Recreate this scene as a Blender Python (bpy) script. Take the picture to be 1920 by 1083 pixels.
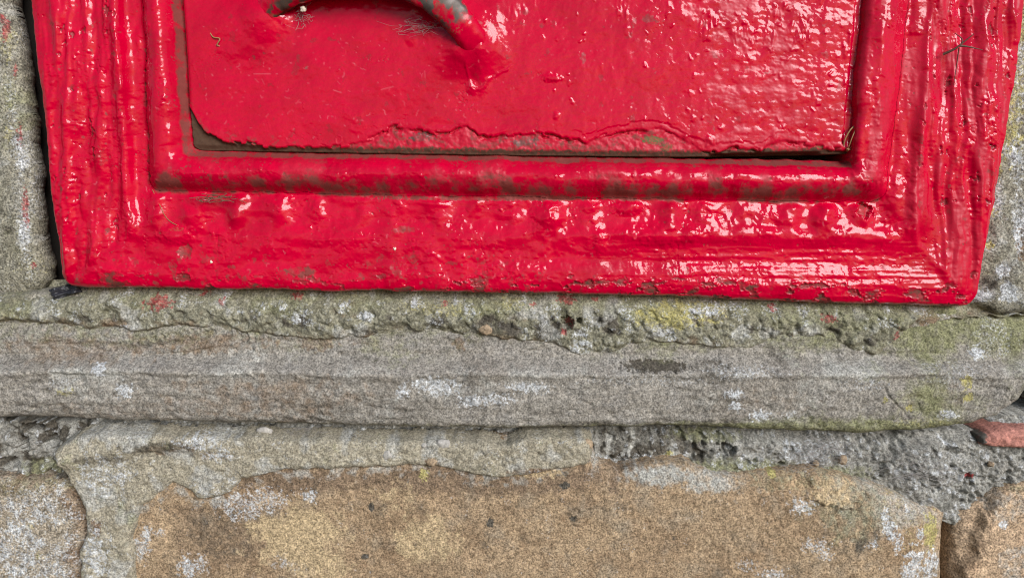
import bpy, math, random
import numpy as np
R = math.radians
random.seed(7)

# ------------------------------------------------------------------ camera, sky, sun, exposure
for o in list(bpy.data.objects):
    bpy.data.objects.remove(o)
sc = bpy.context.scene
S = 0.0002                     # one photo pixel on the wall plane is 0.2 mm
W0, H0 = 1920.0, 1083.0
FPX = 1400.0                   # focal length in pixels
PITCH = R(8.5)
cam = bpy.data.cameras.new('camera')
cam.sensor_fit = 'HORIZONTAL'; cam.sensor_width = 36.0; cam.lens = 36.0 * FPX / W0
cam.clip_start = 0.01; cam.clip_end = 100.0
co = bpy.data.objects.new('camera', cam)
sc.collection.objects.link(co)
CY, CZ = -FPX * math.cos(PITCH), FPX * math.sin(PITCH)
co.location = (0, CY * S, CZ * S)
co.rotation_euler = (R(90) - PITCH, 0, 0)
sc.camera = co

SUN_EL, SUN_AZ = R(24), R(31)   # azimuth measured from the wall normal towards the right
w = bpy.data.worlds.new("World"); sc.world = w; w.use_nodes = True
nt = w.node_tree; nt.nodes.clear()
sky = nt.nodes.new('ShaderNodeTexSky'); sky.sky_type = 'NISHITA'; sky.sun_disc = False
sky.sun_elevation = SUN_EL
sky.sun_rotation = math.pi - SUN_AZ
sky.air_density = 1.0; sky.dust_density = 0.6; sky.ozone_density = 1.0
bg = nt.nodes.new('ShaderNodeBackground'); bg.inputs['Strength'].default_value = 0.055
wo = nt.nodes.new('ShaderNodeOutputWorld')
nt.links.new(sky.outputs[0], bg.inputs[0]); nt.links.new(bg.outputs[0], wo.inputs[0])
sun = bpy.data.lights.new('sun', 'SUN'); sun.energy = 2.2; sun.angle = R(28); sun.color = (1.0, 0.99, 0.985)
so = bpy.data.objects.new('sun', sun); sc.collection.objects.link(so)
from mathutils import Vector
sd_ = Vector((math.sin(SUN_AZ) * math.cos(SUN_EL), -math.cos(SUN_AZ) * math.cos(SUN_EL), math.sin(SUN_EL)))
so.rotation_euler = sd_.to_track_quat('Z', 'Y').to_euler()
sc.view_settings.view_transform = 'Standard'; sc.view_settings.look = 'None'
sc.cycles.filter_width = 1.1
sc.view_settings.exposure = 0.7; sc.view_settings.gamma = 1.0

# ------------------------------------------------------------------ number helpers
def unproj(px, py, h):
    """photo pixel -> (X, Z) in px units on the plane h px in front of the wall plane"""
    px = np.asarray(px, float); py = np.asarray(py, float)
    a = px - W0 / 2; b = H0 / 2 - py
    ry = math.cos(PITCH) * FPX + math.sin(PITCH) * b
    rz = -math.sin(PITCH) * FPX + math.cos(PITCH) * b
    t = (-h - CY) / ry
    return t * a, CZ + t * rz

_rng = np.random.RandomState(11)
PERM = _rng.permutation(512).astype(np.int32)
GA = _rng.rand(512) * 2 * np.pi
GX, GY = np.cos(GA), np.sin(GA)
RV = _rng.rand(512); RV2 = _rng.rand(512)
def _h(ix, iy, seed):
    return PERM[(PERM[(ix + seed * 37) & 511] + iy + seed * 101) & 511]
def noise(x, y, seed=0):
    xi = np.floor(x); yi = np.floor(y)
    fx = x - xi; fy = y - yi
    xi = xi.astype(np.int32); yi = yi.astype(np.int32)
    u = fx * fx * fx * (fx * (fx * 6 - 15) + 10); v = fy * fy * fy * (fy * (fy * 6 - 15) + 10)
    def g(ax, ay, dx, dy):
        k = _h(ax, ay, seed)
        return GX[k] * dx + GY[k] * dy
    a = g(xi, yi, fx, fy); b = g(xi + 1, yi, fx - 1, fy)
    c = g(xi, yi + 1, fx, fy - 1); d = g(xi + 1, yi + 1, fx - 1, fy - 1)
    return ((a + (b - a) * u) * (1 - v) + (c + (d - c) * u) * v) * 1.5
def fbm(x, y, s, octv=4, seed=0, gain=0.5, sy=None):
    sy = s if sy is None else sy
    r = 0; a = 1.0; n = 0
    for i in range(octv):
        r = r + a * noise(x / s + 17.3 * i, y / sy + 5.1 * i, seed + i); n += a
        a *= gain; s *= 0.5; sy *= 0.5
    return r / n * 1.4
def worley(x, y, s, seed=0, jit=0.95):
    x = x / s; y = y / s
    xi = np.floor(x).astype(np.int32); yi = np.floor(y).astype(np.int32)
    f1 = np.full(x.shape, 9.0); f2 = np.full(x.shape, 9.0); cid = np.zeros(x.shape, np.int32)
    for dx in (-1, 0, 1):
        for dy in (-1, 0, 1):
            k = _h(xi + dx, yi + dy, seed)
            px = xi + dx + 0.5 + (RV[k] - 0.5) * jit; py = yi + dy + 0.5 + (RV2[k] - 0.5) * jit
            d = np.hypot(px - x, py - y)
            m = d < f1
            f2 = np.where(m, f1, np.minimum(f2, d)); cid = np.where(m, k, cid); f1 = np.where(m, d, f1)
    return f1, f2, RV2[cid]
def ss(a, b, x):
    t = np.clip((x - a) / (b - a), 0, 1); return t * t * (3 - 2 * t)
def lerp(a, b, t): return a + (b - a) * t
def spot(x, y, cx, cy, rx, ry, seed=0, rag=0.5, soft=0.35, sc_=0.6):
    d = np.hypot((x - cx) / rx, (y - cy) / ry)
    r = min(rx, ry) * sc_
    d = d + rag * fbm(x, y, max(r, 4), 3, seed)
    return ss(1.0 + soft * .5, 1.0 - soft * .5, d)
def spots(x, y, lst, seed=0, **k):
    m = np.zeros(x.shape)
    for i, s_ in enumerate(lst):
        cx, cy, rx, ry = s_[:4]; am = s_[4] if len(s_) > 4 else 1.0
        b = (np.abs(x - cx) < rx * 2.2) & (np.abs(y - cy) < ry * 2.2)
        if b.any():
            m[b] = np.maximum(m[b], am * spot(x[b], y[b], cx, cy, rx, ry, seed + i, **k))
    return m
def scratches(x, y, seed, zones):
    """fine scuff marks: short crooked hairlines scattered over zones (x0, x1, y0, y1, count, length)"""
    rn = random.Random(seed); m = np.zeros(x.shape); xs = x[0]; ys = y[:, 0]
    for x0, x1, y0, y1, n, ln in zones:
        for _ in range(n):
            px, py = rn.uniform(x0, x1), rn.uniform(y0, y1); a = rn.uniform(0, 3.14); L_ = ln * rn.uniform(.2, 1.3); st = rn.uniform(.1, .6); wd = rn.uniform(.6, 1.1)
            for q in range(3 if ln < 30 else 1):
                a += rn.gauss(0, .7); qx, qy = px + math.cos(a) * L_ / 2, py + math.sin(a) * L_ / 2
                i0, i1 = np.searchsorted(xs, [min(px, qx) - 4, max(px, qx) + 4]); j0, j1 = np.searchsorted(ys, [min(py, qy) - 4, max(py, qy) + 4])
                if i1 > i0 and j1 > j0:
                    X_ = x[j0:j1, i0:i1]; Y_ = y[j0:j1, i0:i1]; ex, ey = qx - px, qy - py
                    t = np.clip(((X_ - px) * ex + (Y_ - py) * ey) / (ex * ex + ey * ey + 1e-6), 0, 1)
                    d = np.hypot(X_ - px - ex * t, Y_ - py - ey * t)
                    m[j0:j1, i0:i1] = np.maximum(m[j0:j1, i0:i1], st * np.exp(-(d / wd) ** 2))
                px, py = qx, qy
    return m
def sdf_poly(x, y, poly):
    """signed distance, positive inside"""
    d2 = np.full(x.shape, 1e12); ins = np.zeros(x.shape, bool)
    n = len(poly)
    for i in range(n):
        ax, ay = poly[i]; bx, by = poly[(i + 1) % n]
        ex, ey = bx - ax, by - ay
        t = np.clip(((x - ax) * ex + (y - ay) * ey) / (ex * ex + ey * ey), 0, 1)
        d2 = np.minimum(d2, (x - ax - ex * t) ** 2 + (y - ay - ey * t) ** 2)
        c = ((ay > y) != (by > y))
        with np.errstate(divide='ignore', invalid='ignore'):
            xx = ex * (y - ay) / (ey if ey != 0 else 1e-9) + ax
        ins ^= c & (x < xx)
    d = np.sqrt(d2)
    return np.where(ins, d, -d)
def axis(lo, hi, flo, fhi, step, grow=1.09, mx=14):
    flo = max(lo, flo); fhi = min(hi, fhi)
    if flo >= fhi: return np.arange(lo, hi + mx, mx)
    mid = list(np.arange(flo, fhi + step, step))
    s_ = step; p = mid[-1]; out = []
    while p < hi:
        s_ = min(s_ * grow, mx); p += s_; out.append(p)
    s_ = step; p = mid[0]; pre = []
    while p > lo:
        s_ = min(s_ * grow, mx); p -= s_; pre.append(p)
    return np.array(pre[::-1] + mid + out)
def grid(x0, x1, y0, y1, step):
    xs = axis(x0, x1, -25, 1945, step); ys = axis(y0, y1, -25, 1108, step)
    return np.meshgrid(xs, ys)

# ------------------------------------------------------------------ object helpers
col = sc.collection
def tag(o, label=None, cat=None, group=None, kind=None):
    if label: o['label'] = label
    if cat: o['category'] = cat
    if group: o['group'] = group
    if kind: o['kind'] = kind
    return o
def empty(name, loc):
    o = bpy.data.objects.new(name, None); col.objects.link(o); o.location = loc
    o.empty_display_size = 0.02
    return o
def link(name, me, mat, parent=None):
    me.materials.append(mat)
    o = bpy.data.objects.new(name, me); col.objects.link(o)
    if parent is not None:
        o.parent = parent
        m = parent.matrix_world.copy()
        p = parent; t = Vector((0, 0, 0))
        while p is not None:
            t += p.location; p = p.parent
        o.location = -t                      # meshes carry their world coordinates
    return o
def mesh_arrays(name, V, F, attrs=None):
    me = bpy.data.meshes.new(name)
    nv, nf = len(V), len(F)
    k = F.shape[1]
    me.vertices.add(nv); me.vertices.foreach_set('co', np.ascontiguousarray(V, np.float32).ravel())
    me.loops.add(nf * k); me.loops.foreach_set('vertex_index', np.ascontiguousarray(F, np.int32).ravel())
    me.polygons.add(nf)
    me.polygons.foreach_set('loop_start', np.arange(0, nf * k, k, dtype=np.int32))
    me.polygons.foreach_set('use_smooth', np.ones(nf, bool))
    me.update(calc_edges=True)
    if attrs:
        for n, a in attrs.items():
            at = me.attributes.new(n, 'FLOAT', 'POINT')
            at.data.foreach_set('value', np.ascontiguousarray(a, np.float32).ravel())
    return me
def field(name, x, y, hb, H, keep, mat, parent, attrs=None):
    """front surface from a height field: pixel (x, y) laid out at depth hb, relief H along the wall normal"""
    X, Z = unproj(x, y, hb)
    V = np.stack([X, -H, Z], -1).reshape(-1, 3) * S
    ny, nx = x.shape
    idx = np.arange(ny * nx).reshape(ny, nx)
    k = keep[:-1, :-1] & keep[1:, :-1] & keep[:-1, 1:] & keep[1:, 1:]
    F = np.stack([idx[:-1, :-1][k], idx[1:, :-1][k], idx[1:, 1:][k], idx[:-1, 1:][k]], -1)
    used = np.zeros(ny * nx, bool); used[F.ravel()] = True
    remap = np.cumsum(used) - 1
    F = remap[F]; V = V[used]
    at = {n: a.reshape(-1)[used] for n, a in (attrs or {}).items()}
    return link(name, mesh_arrays(name, V, F, at), mat, parent)
def wpt(px, py, h):
    X, Z = unproj(px, py, h)
    return np.array([float(X), -h, float(Z)])
def catmull(P, n):
    P = np.asarray(P, float)
    P = np.vstack([2 * P[0] - P[1], P, 2 * P[-1] - P[-2]])
    out = []
    for i in range(1, len(P) - 2):
        t = np.linspace(0, 1, n, endpoint=False)[:, None]
        a, b, c, d = P[i - 1], P[i], P[i + 1], P[i + 2]
        out.append(0.5 * (2 * b + (c - a) * t + (2 * a - 5 * b + 4 * c - d) * t ** 2 + (3 * b - a - 3 * c + d) * t ** 3))
    out.append(P[-2][None])
    return np.vstack(out)
def tube_arrays(P, rad, seg=6, off=0):
    """P: (n,3) px-space points, rad: scalar or (n,)"""
    n = len(P); rad = np.broadcast_to(rad, (n,))
    T = np.gradient(P, axis=0); T /= np.linalg.norm(T, axis=1)[:, None] + 1e-9
    ref = np.array([0.3, -1.0, 0.2]); N = np.cross(T, ref); N /= np.linalg.norm(N, axis=1)[:, None] + 1e-9
    B = np.cross(T, N)
    a = np.linspace(0, 2 * np.pi, seg, endpoint=False)
    V = P[:, None] + rad[:, None, None] * (np.cos(a)[None, :, None] * N[:, None] + np.sin(a)[None, :, None] * B[:, None])
    V = V.reshape(-1, 3)
    i = np.arange(n - 1)[:, None] * seg; j = np.arange(seg)[None]; j2 = (j + 1) % seg
    F = np.stack([i + j, i + j2, i + seg + j2, i + seg + j], -1).reshape(-1, 4) + off
    return V, F
def tubes(name, strands, mat, parent=None):
    Vs, Fs, off = [], [], 0
    for P, r, seg in strands:
        v, f = tube_arrays(np.asarray(P, float), r, seg, off); Vs.append(v); Fs.append(f); off += len(v)
    return link(name, mesh_arrays(name, np.vstack(Vs) * S, np.vstack(Fs)), mat, parent)

# ------------------------------------------------------------------ materials
def lin(c):
    return tuple((v / 255 / 12.92) if v / 255 <= 0.04045 else ((v / 255 + 0.055) / 1.055) ** 2.4 for v in c)
def material(name, base, rough=0.85, layers=(), grain=0.25, grain_size=3.0, var=(), bump=0.3, bump_size=5.0,
             rough_var=0.0, ior=1.45, spec=0.5, stretch=(1, 1, 1), speck=None):
    m = bpy.data.materials.new(name); m.use_nodes = True
    t = m.node_tree; N = t.nodes; L = t.links
    b = N['Principled BSDF']; b.inputs['IOR'].default_value = ior
    b.inputs['Specular IOR Level'].default_value = spec
    tc = N.new('ShaderNodeTexCoord')
    mp = N.new('ShaderNodeMapping'); mp.inputs['Scale'].default_value = stretch
    L.new(tc.outputs['Object'], mp.inputs['Vector'])
    def nz(size, det=3, rg=0.55):
        n = N.new('ShaderNodeTexNoise'); n.inputs['Scale'].default_value = 1.0 / (size * S)
        n.inputs['Detail'].default_value = det; n.inputs['Roughness'].default_value = rg
        L.new(mp.outputs[0], n.inputs['Vector']); return n.outputs['Fac']
    def mr(src, a, c, d, e):
        r = N.new('ShaderNodeMapRange'); r.clamp = True
        for i, v in zip(('From Min', 'From Max', 'To Min', 'To Max'), (a, c, d, e)): r.inputs[i].default_value = v
        L.new(src, r.inputs['Value']); return r.outputs[0]
    def math_(op, a, c):
        r = N.new('ShaderNodeMath'); r.operation = op
        for i, v in enumerate((a, c)):
            if isinstance(v, (int, float)): r.inputs[i].default_value = v
            else: L.new(v, r.inputs[i])
        return r.outputs[0]
    def mix(f, a, c):
        r = N.new('ShaderNodeMix'); r.data_type = 'RGBA'
        L.new(f, r.inputs['Factor'])
        for i, v in ((6, a), (7, c)):
            if isinstance(v, tuple): r.inputs[i].default_value = (*v, 1)
            else: L.new(v, r.inputs[i])
        return r.outputs[2]
    def mixf(f, a, c):
        r = N.new('ShaderNodeMix'); r.data_type = 'FLOAT'
        L.new(f, r.inputs[0])
        for i, v in ((2, a), (3, c)):
            if isinstance(v, (int, float)): r.inputs[i].default_value = v
            else: L.new(v, r.inputs[i])
        return r.outputs[0]
    cur = None
    rg = N.new('ShaderNodeRGB'); rg.outputs[0].default_value = (*lin(base), 1); cur = rg.outputs[0]
    for size, c, lo, hi, amt in var:                    # broad natural variation
        cur = mix(mr(nz(size, 4), lo, hi, 0, amt), cur, lin(c))
    rv = N.new('ShaderNodeValue'); rv.outputs[0].default_value = rough; rc = rv.outputs[0]
    if rough_var: rc = math_('ADD', rc, mr(nz(60, 4), 0.3, 0.7, -rough_var, rough_var))
    met = None
    for lay in layers:                                  # (attribute, colour, roughness, breakup size, breakup amount[, metallic])
        at = N.new('ShaderNodeAttribute'); at.attribute_name = lay[0]
        f = at.outputs['Fac']
        if lay[0] in ('lichen', 'yellow', 'moss'): f = math_('MULTIPLY', f, 0.72)
        if lay[4]:
            f = math_('ADD', f, mr(nz(lay[3], 3, 0.65), 0.25, 0.75, -lay[4], lay[4]))
            f = math_('MULTIPLY', mr(f, 0.25, 0.75, 0, 1), mr(at.outputs['Fac'], 0.0, 0.12, 0, 1))
        cur = mix(f, cur, lin(lay[1])); rc = mixf(f, rc, lay[2])
        if len(lay) > 5:
            met = mixf(f, 0.0 if met is None else met, lay[5])
    if grain:
        g = math_('MULTIPLY', mr(nz(grain_size, 2, 0.75), 0.34, 0.66, 1 - grain, 1 + grain),
                  mr(nz(grain_size * 3.1, 3, 0.6), 0.3, 0.7, 1 - grain * .5, 1 + grain * .5))
        s_ = N.new('ShaderNodeVectorMath'); s_.operation = 'SCALE'
        L.new(cur, s_.inputs[0]); L.new(g, s_.inputs['Scale']); cur = s_.outputs[0]
    L.new(cur, b.inputs['Base Color']); L.new(rc, b.inputs['Roughness'])
    if met is not None: L.new(met, b.inputs['Metallic'])
    if bump:
        bp = N.new('ShaderNodeBump'); bp.inputs['Strength'].default_value = bump
        bp.inputs['Distance'].default_value = bump_size * S * 0.5
        L.new(nz(bump_size, 4, 0.6), bp.inputs['Height']); L.new(bp.outputs[0], b.inputs['Normal'])
    return m
def plain(name, c, rough=0.7, grain=0.15, size=3):
    return material(name, c, rough, grain=grain, grain_size=size, bump=0.2, bump_size=4)

PAINT = material('red_gloss_paint', (199, 0, 48), 0.12, ior=1.5, spec=0.30, grain=0.06, grain_size=5, bump=0.05, bump_size=5, rough_var=0.06,
    var=((90, (174, 0, 39), 0.45, 0.7, 0.7),),
    layers=(('film', (190, 16, 50), 0.46, 14, 0.16), ('dirt', (132, 60, 56), 0.7, 9, 0.28), ('chip', (144, 38, 46), 0.45, 7, 0.2),
            ('rust_dark', (84, 62, 48), 0.9, 6, 0.3), ('scuff', (214, 104, 118), 0.5, 0, 0), ('moss', (100, 102, 66), 0.9, 4, 0.3), ('metal', (92, 84, 80), 0.42, 7, 0.25, 0.25)))
LICH = (188, 191, 194)
def stone_mat(name, base, var, grain=0.66, layers=(), bump=0.9):
    return material(name, base, 0.9, spec=0.25, grain=grain, grain_size=3.6, bump=bump, bump_size=5.5, var=var,
        layers=(('brown', (122, 104, 86), 0.9, 20, 0.25), ('dark', (84, 79, 71), 0.92, 14, 0.25), ('pale', (164, 163, 157), 0.9, 12, 0.25),
                ('moss', (126, 126, 96), 0.95, 12, 0.22), ('yellow', (168, 160, 104), 0.95, 5, 0.35), ('lichen', LICH, 0.95, 4.5, 0.5),
                ('paint', (148, 66, 66), 0.6, 6, 0.3)) + tuple(layers))
SILL = stone_mat('grey_sandstone', (143, 138, 130), ((120, (124, 114, 102), 0.5, 0.75, 0.6), (60, (146, 145, 143), 0.5, 0.75, 0.6), (22, (116, 110, 102), 0.55, 0.8, 0.45)), grain=0.55, bump=0.7)
JAMB = stone_mat('lichened_sandstone', (138, 134, 120), ((90, (118, 114, 98), 0.45, 0.7, 0.7), (40, (158, 156, 148), 0.5, 0.75, 0.6)))
BROWN = stone_mat('brown_sandstone', (160, 139, 113), ((150, (138, 116, 92), 0.42, 0.66, 0.8), (60, (140, 132, 118), 0.52, 0.72, 0.6), (40, (176, 152, 122), 0.52, 0.72, 0.7), (16, (112, 90, 70), 0.52, 0.75, 0.6)),
    grain=0.56, layers=(('cream', (178, 158, 126), 0.9, 13, 0.42),))
PINKB = stone_mat('pinkish_sandstone', (176, 152, 126), ((80, (138, 106, 80), 0.5, 0.75, 0.7), (30, (176, 148, 122), 0.55, 0.8, 0.6)))
GREYB = stone_mat('beige_sandstone', (154, 143, 126), ((80, (138, 124, 104), 0.5, 0.75, 0.7), (30, (168, 160, 148), 0.55, 0.8, 0.6)))
MORT = stone_mat('grey_mortar', (142, 140, 134), ((30, (100, 99, 93), 0.45, 0.7, 0.8), (10, (168, 167, 162), 0.55, 0.75, 0.7)), grain=0.5, bump=0.7)
CRUST = stone_mat('green_grey_mortar', (134, 131, 114), ((60, (108, 105, 86), 0.45, 0.7, 0.8), (20, (92, 90, 76), 0.52, 0.72, 0.7), (9, (166, 164, 152), 0.55, 0.72, 0.7)), grain=0.5, bump=0.7)
CEM = stone_mat('pale_cement', (154, 147, 130), ((40, (136, 128, 110), 0.5, 0.75, 0.6), (14, (172, 168, 156), 0.55, 0.75, 0.6)), grain=0.5, bump=0.8)
BRICK = material('red_brick', (180, 124, 112), 0.9, grain=0.35, grain_size=4, bump=0.5, bump_size=6, var=((30, (160, 110, 98), 0.5, 0.7, 0.6),), layers=(('dark', (96, 92, 86), 0.9, 8, 0.3),))
BACK = plain('dark_backing', (52, 48, 44), 0.95)
PEB = plain('pale_pebble', (172, 168, 162), 0.8, 0.2, 4); PEBB = plain('buff_pebble', (158, 138, 114), 0.8, 0.35, 4)
STRAW = plain('straw', (158, 124, 82), 0.6); TWIG = plain('dry_twig', (96, 66, 54), 0.6); PALE = plain('pale_twig', (170, 142, 118), 0.6)
WEB = plain('cobweb_silk', (158, 152, 148), 0.7, 0, 3); SEED = plain('pale_seed', (222, 212, 194), 0.5)
SCRAP = material('black_scrap', (46, 46, 52), 0.3, grain=0.2, bump=0.4, bump_size=8)
FLAKE = material('red_paint_flake', (150, 62, 60), 0.5, grain=0.35, grain_size=5, bump=0.5, bump_size=6, var=((8, (120, 50, 44), 0.5, 0.7, 0.7),))

# ================================================================== THE STONE WALL
wall = tag(empty('stone_wall', (0, 0, wpt(960, 1250, 0)[2] * S)),
           'weathered sandstone wall with lichen and rough grey mortar joints around the red post box', 'wall')

def sand(x, y, seed, big=7.0, mid=2.6, fine=1.15, pit=1.6):
    h = big * fbm(x, y, 230, 3, seed) + mid * fbm(x, y, 55, 3, seed + 9) + fine * fbm(x, y, 9, 3, seed + 21, 0.65)
    f1, f2, c = worley(x, y, 26, seed + 30)
    return h - pit * ss(0.30, 0.05, f1) * (c > 0.55)
def stone(name, poly, hb, mat, seed, R_=26, drop=26, step=2.0, extra=None, masks=None, warp=5.0, parent=wall, cliff=150, label=None, big=7.0, under=0):
    px = [p[0] for p in poly]; py = [p[1] for p in poly]
    x, y = grid(min(px) - 12, max(px) + 12, min(py) - 12, max(py) + 12, step)
    xw = x + warp * fbm(x, y, 50, 4, seed + 50); yw = y + warp * fbm(x, y, 50, 4, seed + 60)
    d = sdf_poly(xw, yw, poly)
    q = np.clip(1 - d / R_, 0, 1)
    H = hb + sand(x, y, seed, big) - drop * (1 - np.sqrt(np.clip(1 - q * q, 0, 1)))
    if extra is not None: H = H + extra(x, y, d)
    H = np.where(d < 0, np.maximum(H - cliff * ss(0, -9, d) - 4 * np.clip(-d, 0, 9), -230), H)
    A = {k: np.zeros(x.shape) for k in ('brown', 'dark', 'pale', 'moss', 'yellow', 'lichen', 'paint')}
    if masks is not None: A.update(masks(x, y, d))
    o = field(name, x - under * ss(-1, -9, d), y, hb, H, d > -9, mat, parent, A)
    if label: o['label'] = label
    return o

# backing behind the joints
x, y = np.meshgrid(np.arange(-620, 2560, 20.0), np.arange(-470, 1420, 20.0))
field('wall_core', x, y, -210, np.full(x.shape, -215.0) + 6 * fbm(x, y, 60, 3, 5), np.ones(x.shape, bool), BACK, wall)

# ---- left jamb
def ex(x, y, d):
    return -10 * ss(46, 0, d) ** 1.5 + 4 * np.exp(-((x - 22 - 0.09 * y) / 9) ** 2)
def mk(x, y, d):
    e = ss(58, 10, d) * ss(0, 10, d)
    return {'lichen': np.clip(0.34 * ss(46, 24, d) * ss(4, 18, d) * (0.8 + 0.9 * fbm(x, y, 60, 3, 71)) + spots(x, y, [(38, 290, 10, 40, .55), (30, 30, 12, 50, .45), (44, 430, 9, 34, .55), (56, 350, 9, 60, .35)], 3, soft=1), 0, 1),
            'yellow': .6 * spots(x, y, [(10, 80, 12, 30, .9), (28, 35, 6, 8, .9), (15, 250, 7, 22, .8), (60, 500, 30, 18, .5), (76, 420, 7, 20, .6), (2, 150, 8, 20, .4)], 8, rag=.9),
            'paint': spots(x, y, [(6, 55, 6, 22), (22, 130, 4, 16, .8), (37, 250, 8, 24), (44, 385, 5, 30, .9), (48, 410, 3, 16, .9), (60, 498, 5, 5), (78, 478, 4, 6), (0, 35, 5, 10)], 15, rag=0.8) * .62 * ss(4, 12, d),
            'moss': spots(x, y, [(92, 510, 8, 22, .8), (20, 200, 40, 60, .4), (85, 395, 6, 26, .5)], 20) + 0.35 * ss(0.1, 0.5, fbm(x, y, 80, 3, 77)),
            'dark': 0.6 * ss(0.15, 0.6, fbm(x, y, 50, 4, 33)), 'pale': 0.5 * ss(0.1, 0.5, fbm(x, y, 36, 4, 34))}
stone('stone', [(-600, -450), (-6, -450), (8, 0), (24, 60), (36, 150), (46, 250), (56, 350), (66, 440), (76, 500), (78, 528), (66, 546), (40, 554), (0, 558), (-600, 566)],
      -62, JAMB, 3, 24, 16, under=110, extra=ex, masks=mk, label='upright grey stone left of the post box, streaked with lichen and drips of red paint')
# ---- right jamb
def ex(x, y, d):
    r = 14 * np.exp(-np.abs(x - (1960 - 0.10 * (y - 300))) / 34.0) * ss(600, 300, y) + 9 * np.exp(-((x - 1900) / 22) ** 2 - ((y - 520) / 34) ** 2)
    return r - 10 * ss(1880, 1830, x)
def mk(x, y, d):
    ed = np.interp(y, [-400, 0, 100, 200, 300, 400, 540], [1960, 1910, 1900, 1887, 1871, 1851, 1827])
    return {'lichen': np.clip(spots(x, y, [(1890, 547, 16, 20), (1878, 508, 12, 12, .8), (1845, 557, 20, 11, .7), (1910, 420, 12, 60, .6), (1905, 300, 16, 50, .5), (1868, 360, 12, 30, .5), (1912, 130, 10, 60, .5)], 3)
                            + 0.45 * ss(0.0, 0.5, fbm(x, y, 44, 4, 12)), 0, 1),
            'yellow': np.clip(spots(x, y, [(1862, 395, 9, 10), (1856, 460, 8, 8), (1890, 235, 26, 60, .8), (1905, 150, 16, 50, .7), (1868, 300, 10, 34, .8), (1915, 40, 8, 60, .7)], 6, rag=0.9), 0, 1),
            'brown': spots(x, y, [(1918, 450, 16, 46, .8)], 3), 'dark': 0.5 * ss(0.2, 0.6, fbm(x, y, 40, 4, 43)) + spots(x, y, [(1890, 530, 40, 50, .35)], 2),
            'moss': 0.4 * ss(0.0, 0.5, fbm(x, y, 60, 3, 87)), 'pale': 0.6 * ss(0.05, 0.5, fbm(x, y, 30, 4, 88))}
stone('stone', [(1770, -450), (2520, -450), (2520, 598), (1960, 596), (1920, 592), (1890, 592), (1862, 584), (1838, 574), (1790, 568), (1750, 500)],
      -24, JAMB, 14, 22, 24, extra=ex, masks=mk, label='pale grey stone right of the post box with yellow and white lichen')

# ---- sill
def sill_top(x): return np.interp(x, [-600, 0, 85, 150, 640, 1280, 1800, 1960], [562, 560, 552, 540, 545, 556, 574, 596])
def ex(x, y, d):
    wob = 7 * fbm(x, y, 260, 3, 91)
    ey = y - 0.012 * (x - 900) * 0.4 + wob
    nose = ss(668, 702, ey)
    h = -34 * (1 - nose) - 14 * ss(640, 600, y) + 5 * np.exp(-((ey - 700) / 9) ** 2)
    h += -9 * ss(735, 800, ey)                                       # leans back towards the lower arris
    h += 2.4 * fbm(x, y, 420, 4, 92, sy=14) * (1 - 0.5 * nose)       # bedding lines
    led = fbm(x, y, 300, 3, 93, sy=60)
    h += -5 * ss(0.02, 0.06, led) * ss(640, 660, y) * ss(700, 680, y) * ss(700, 500, x)
    h += 2.2 * fbm(x, y, 60, 4, 94, sy=24) + 1.6 * fbm(x, y, 18, 3, 95) - 3 * ss(.3, .55, fbm(x, y, 70, 4, 96, sy=30))
    h += -7 * spot(x, y, 1230, 690, 62, 9, 5) - 6 * spot(x, y, 380, 640, 90, 14, 7)
    cr = np.interp(y, [715, 730, 745, 760, 775, 785], [1664, 1660, 1668, 1684, 1700, 1706]) + 3 * noise(y / 9, y * 0, 4)
    h += -4 * np.exp(-((x - cr) / 1.8) ** 2) * ss(712, 722, y) * ss(790, 780, y)
    return h
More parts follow.
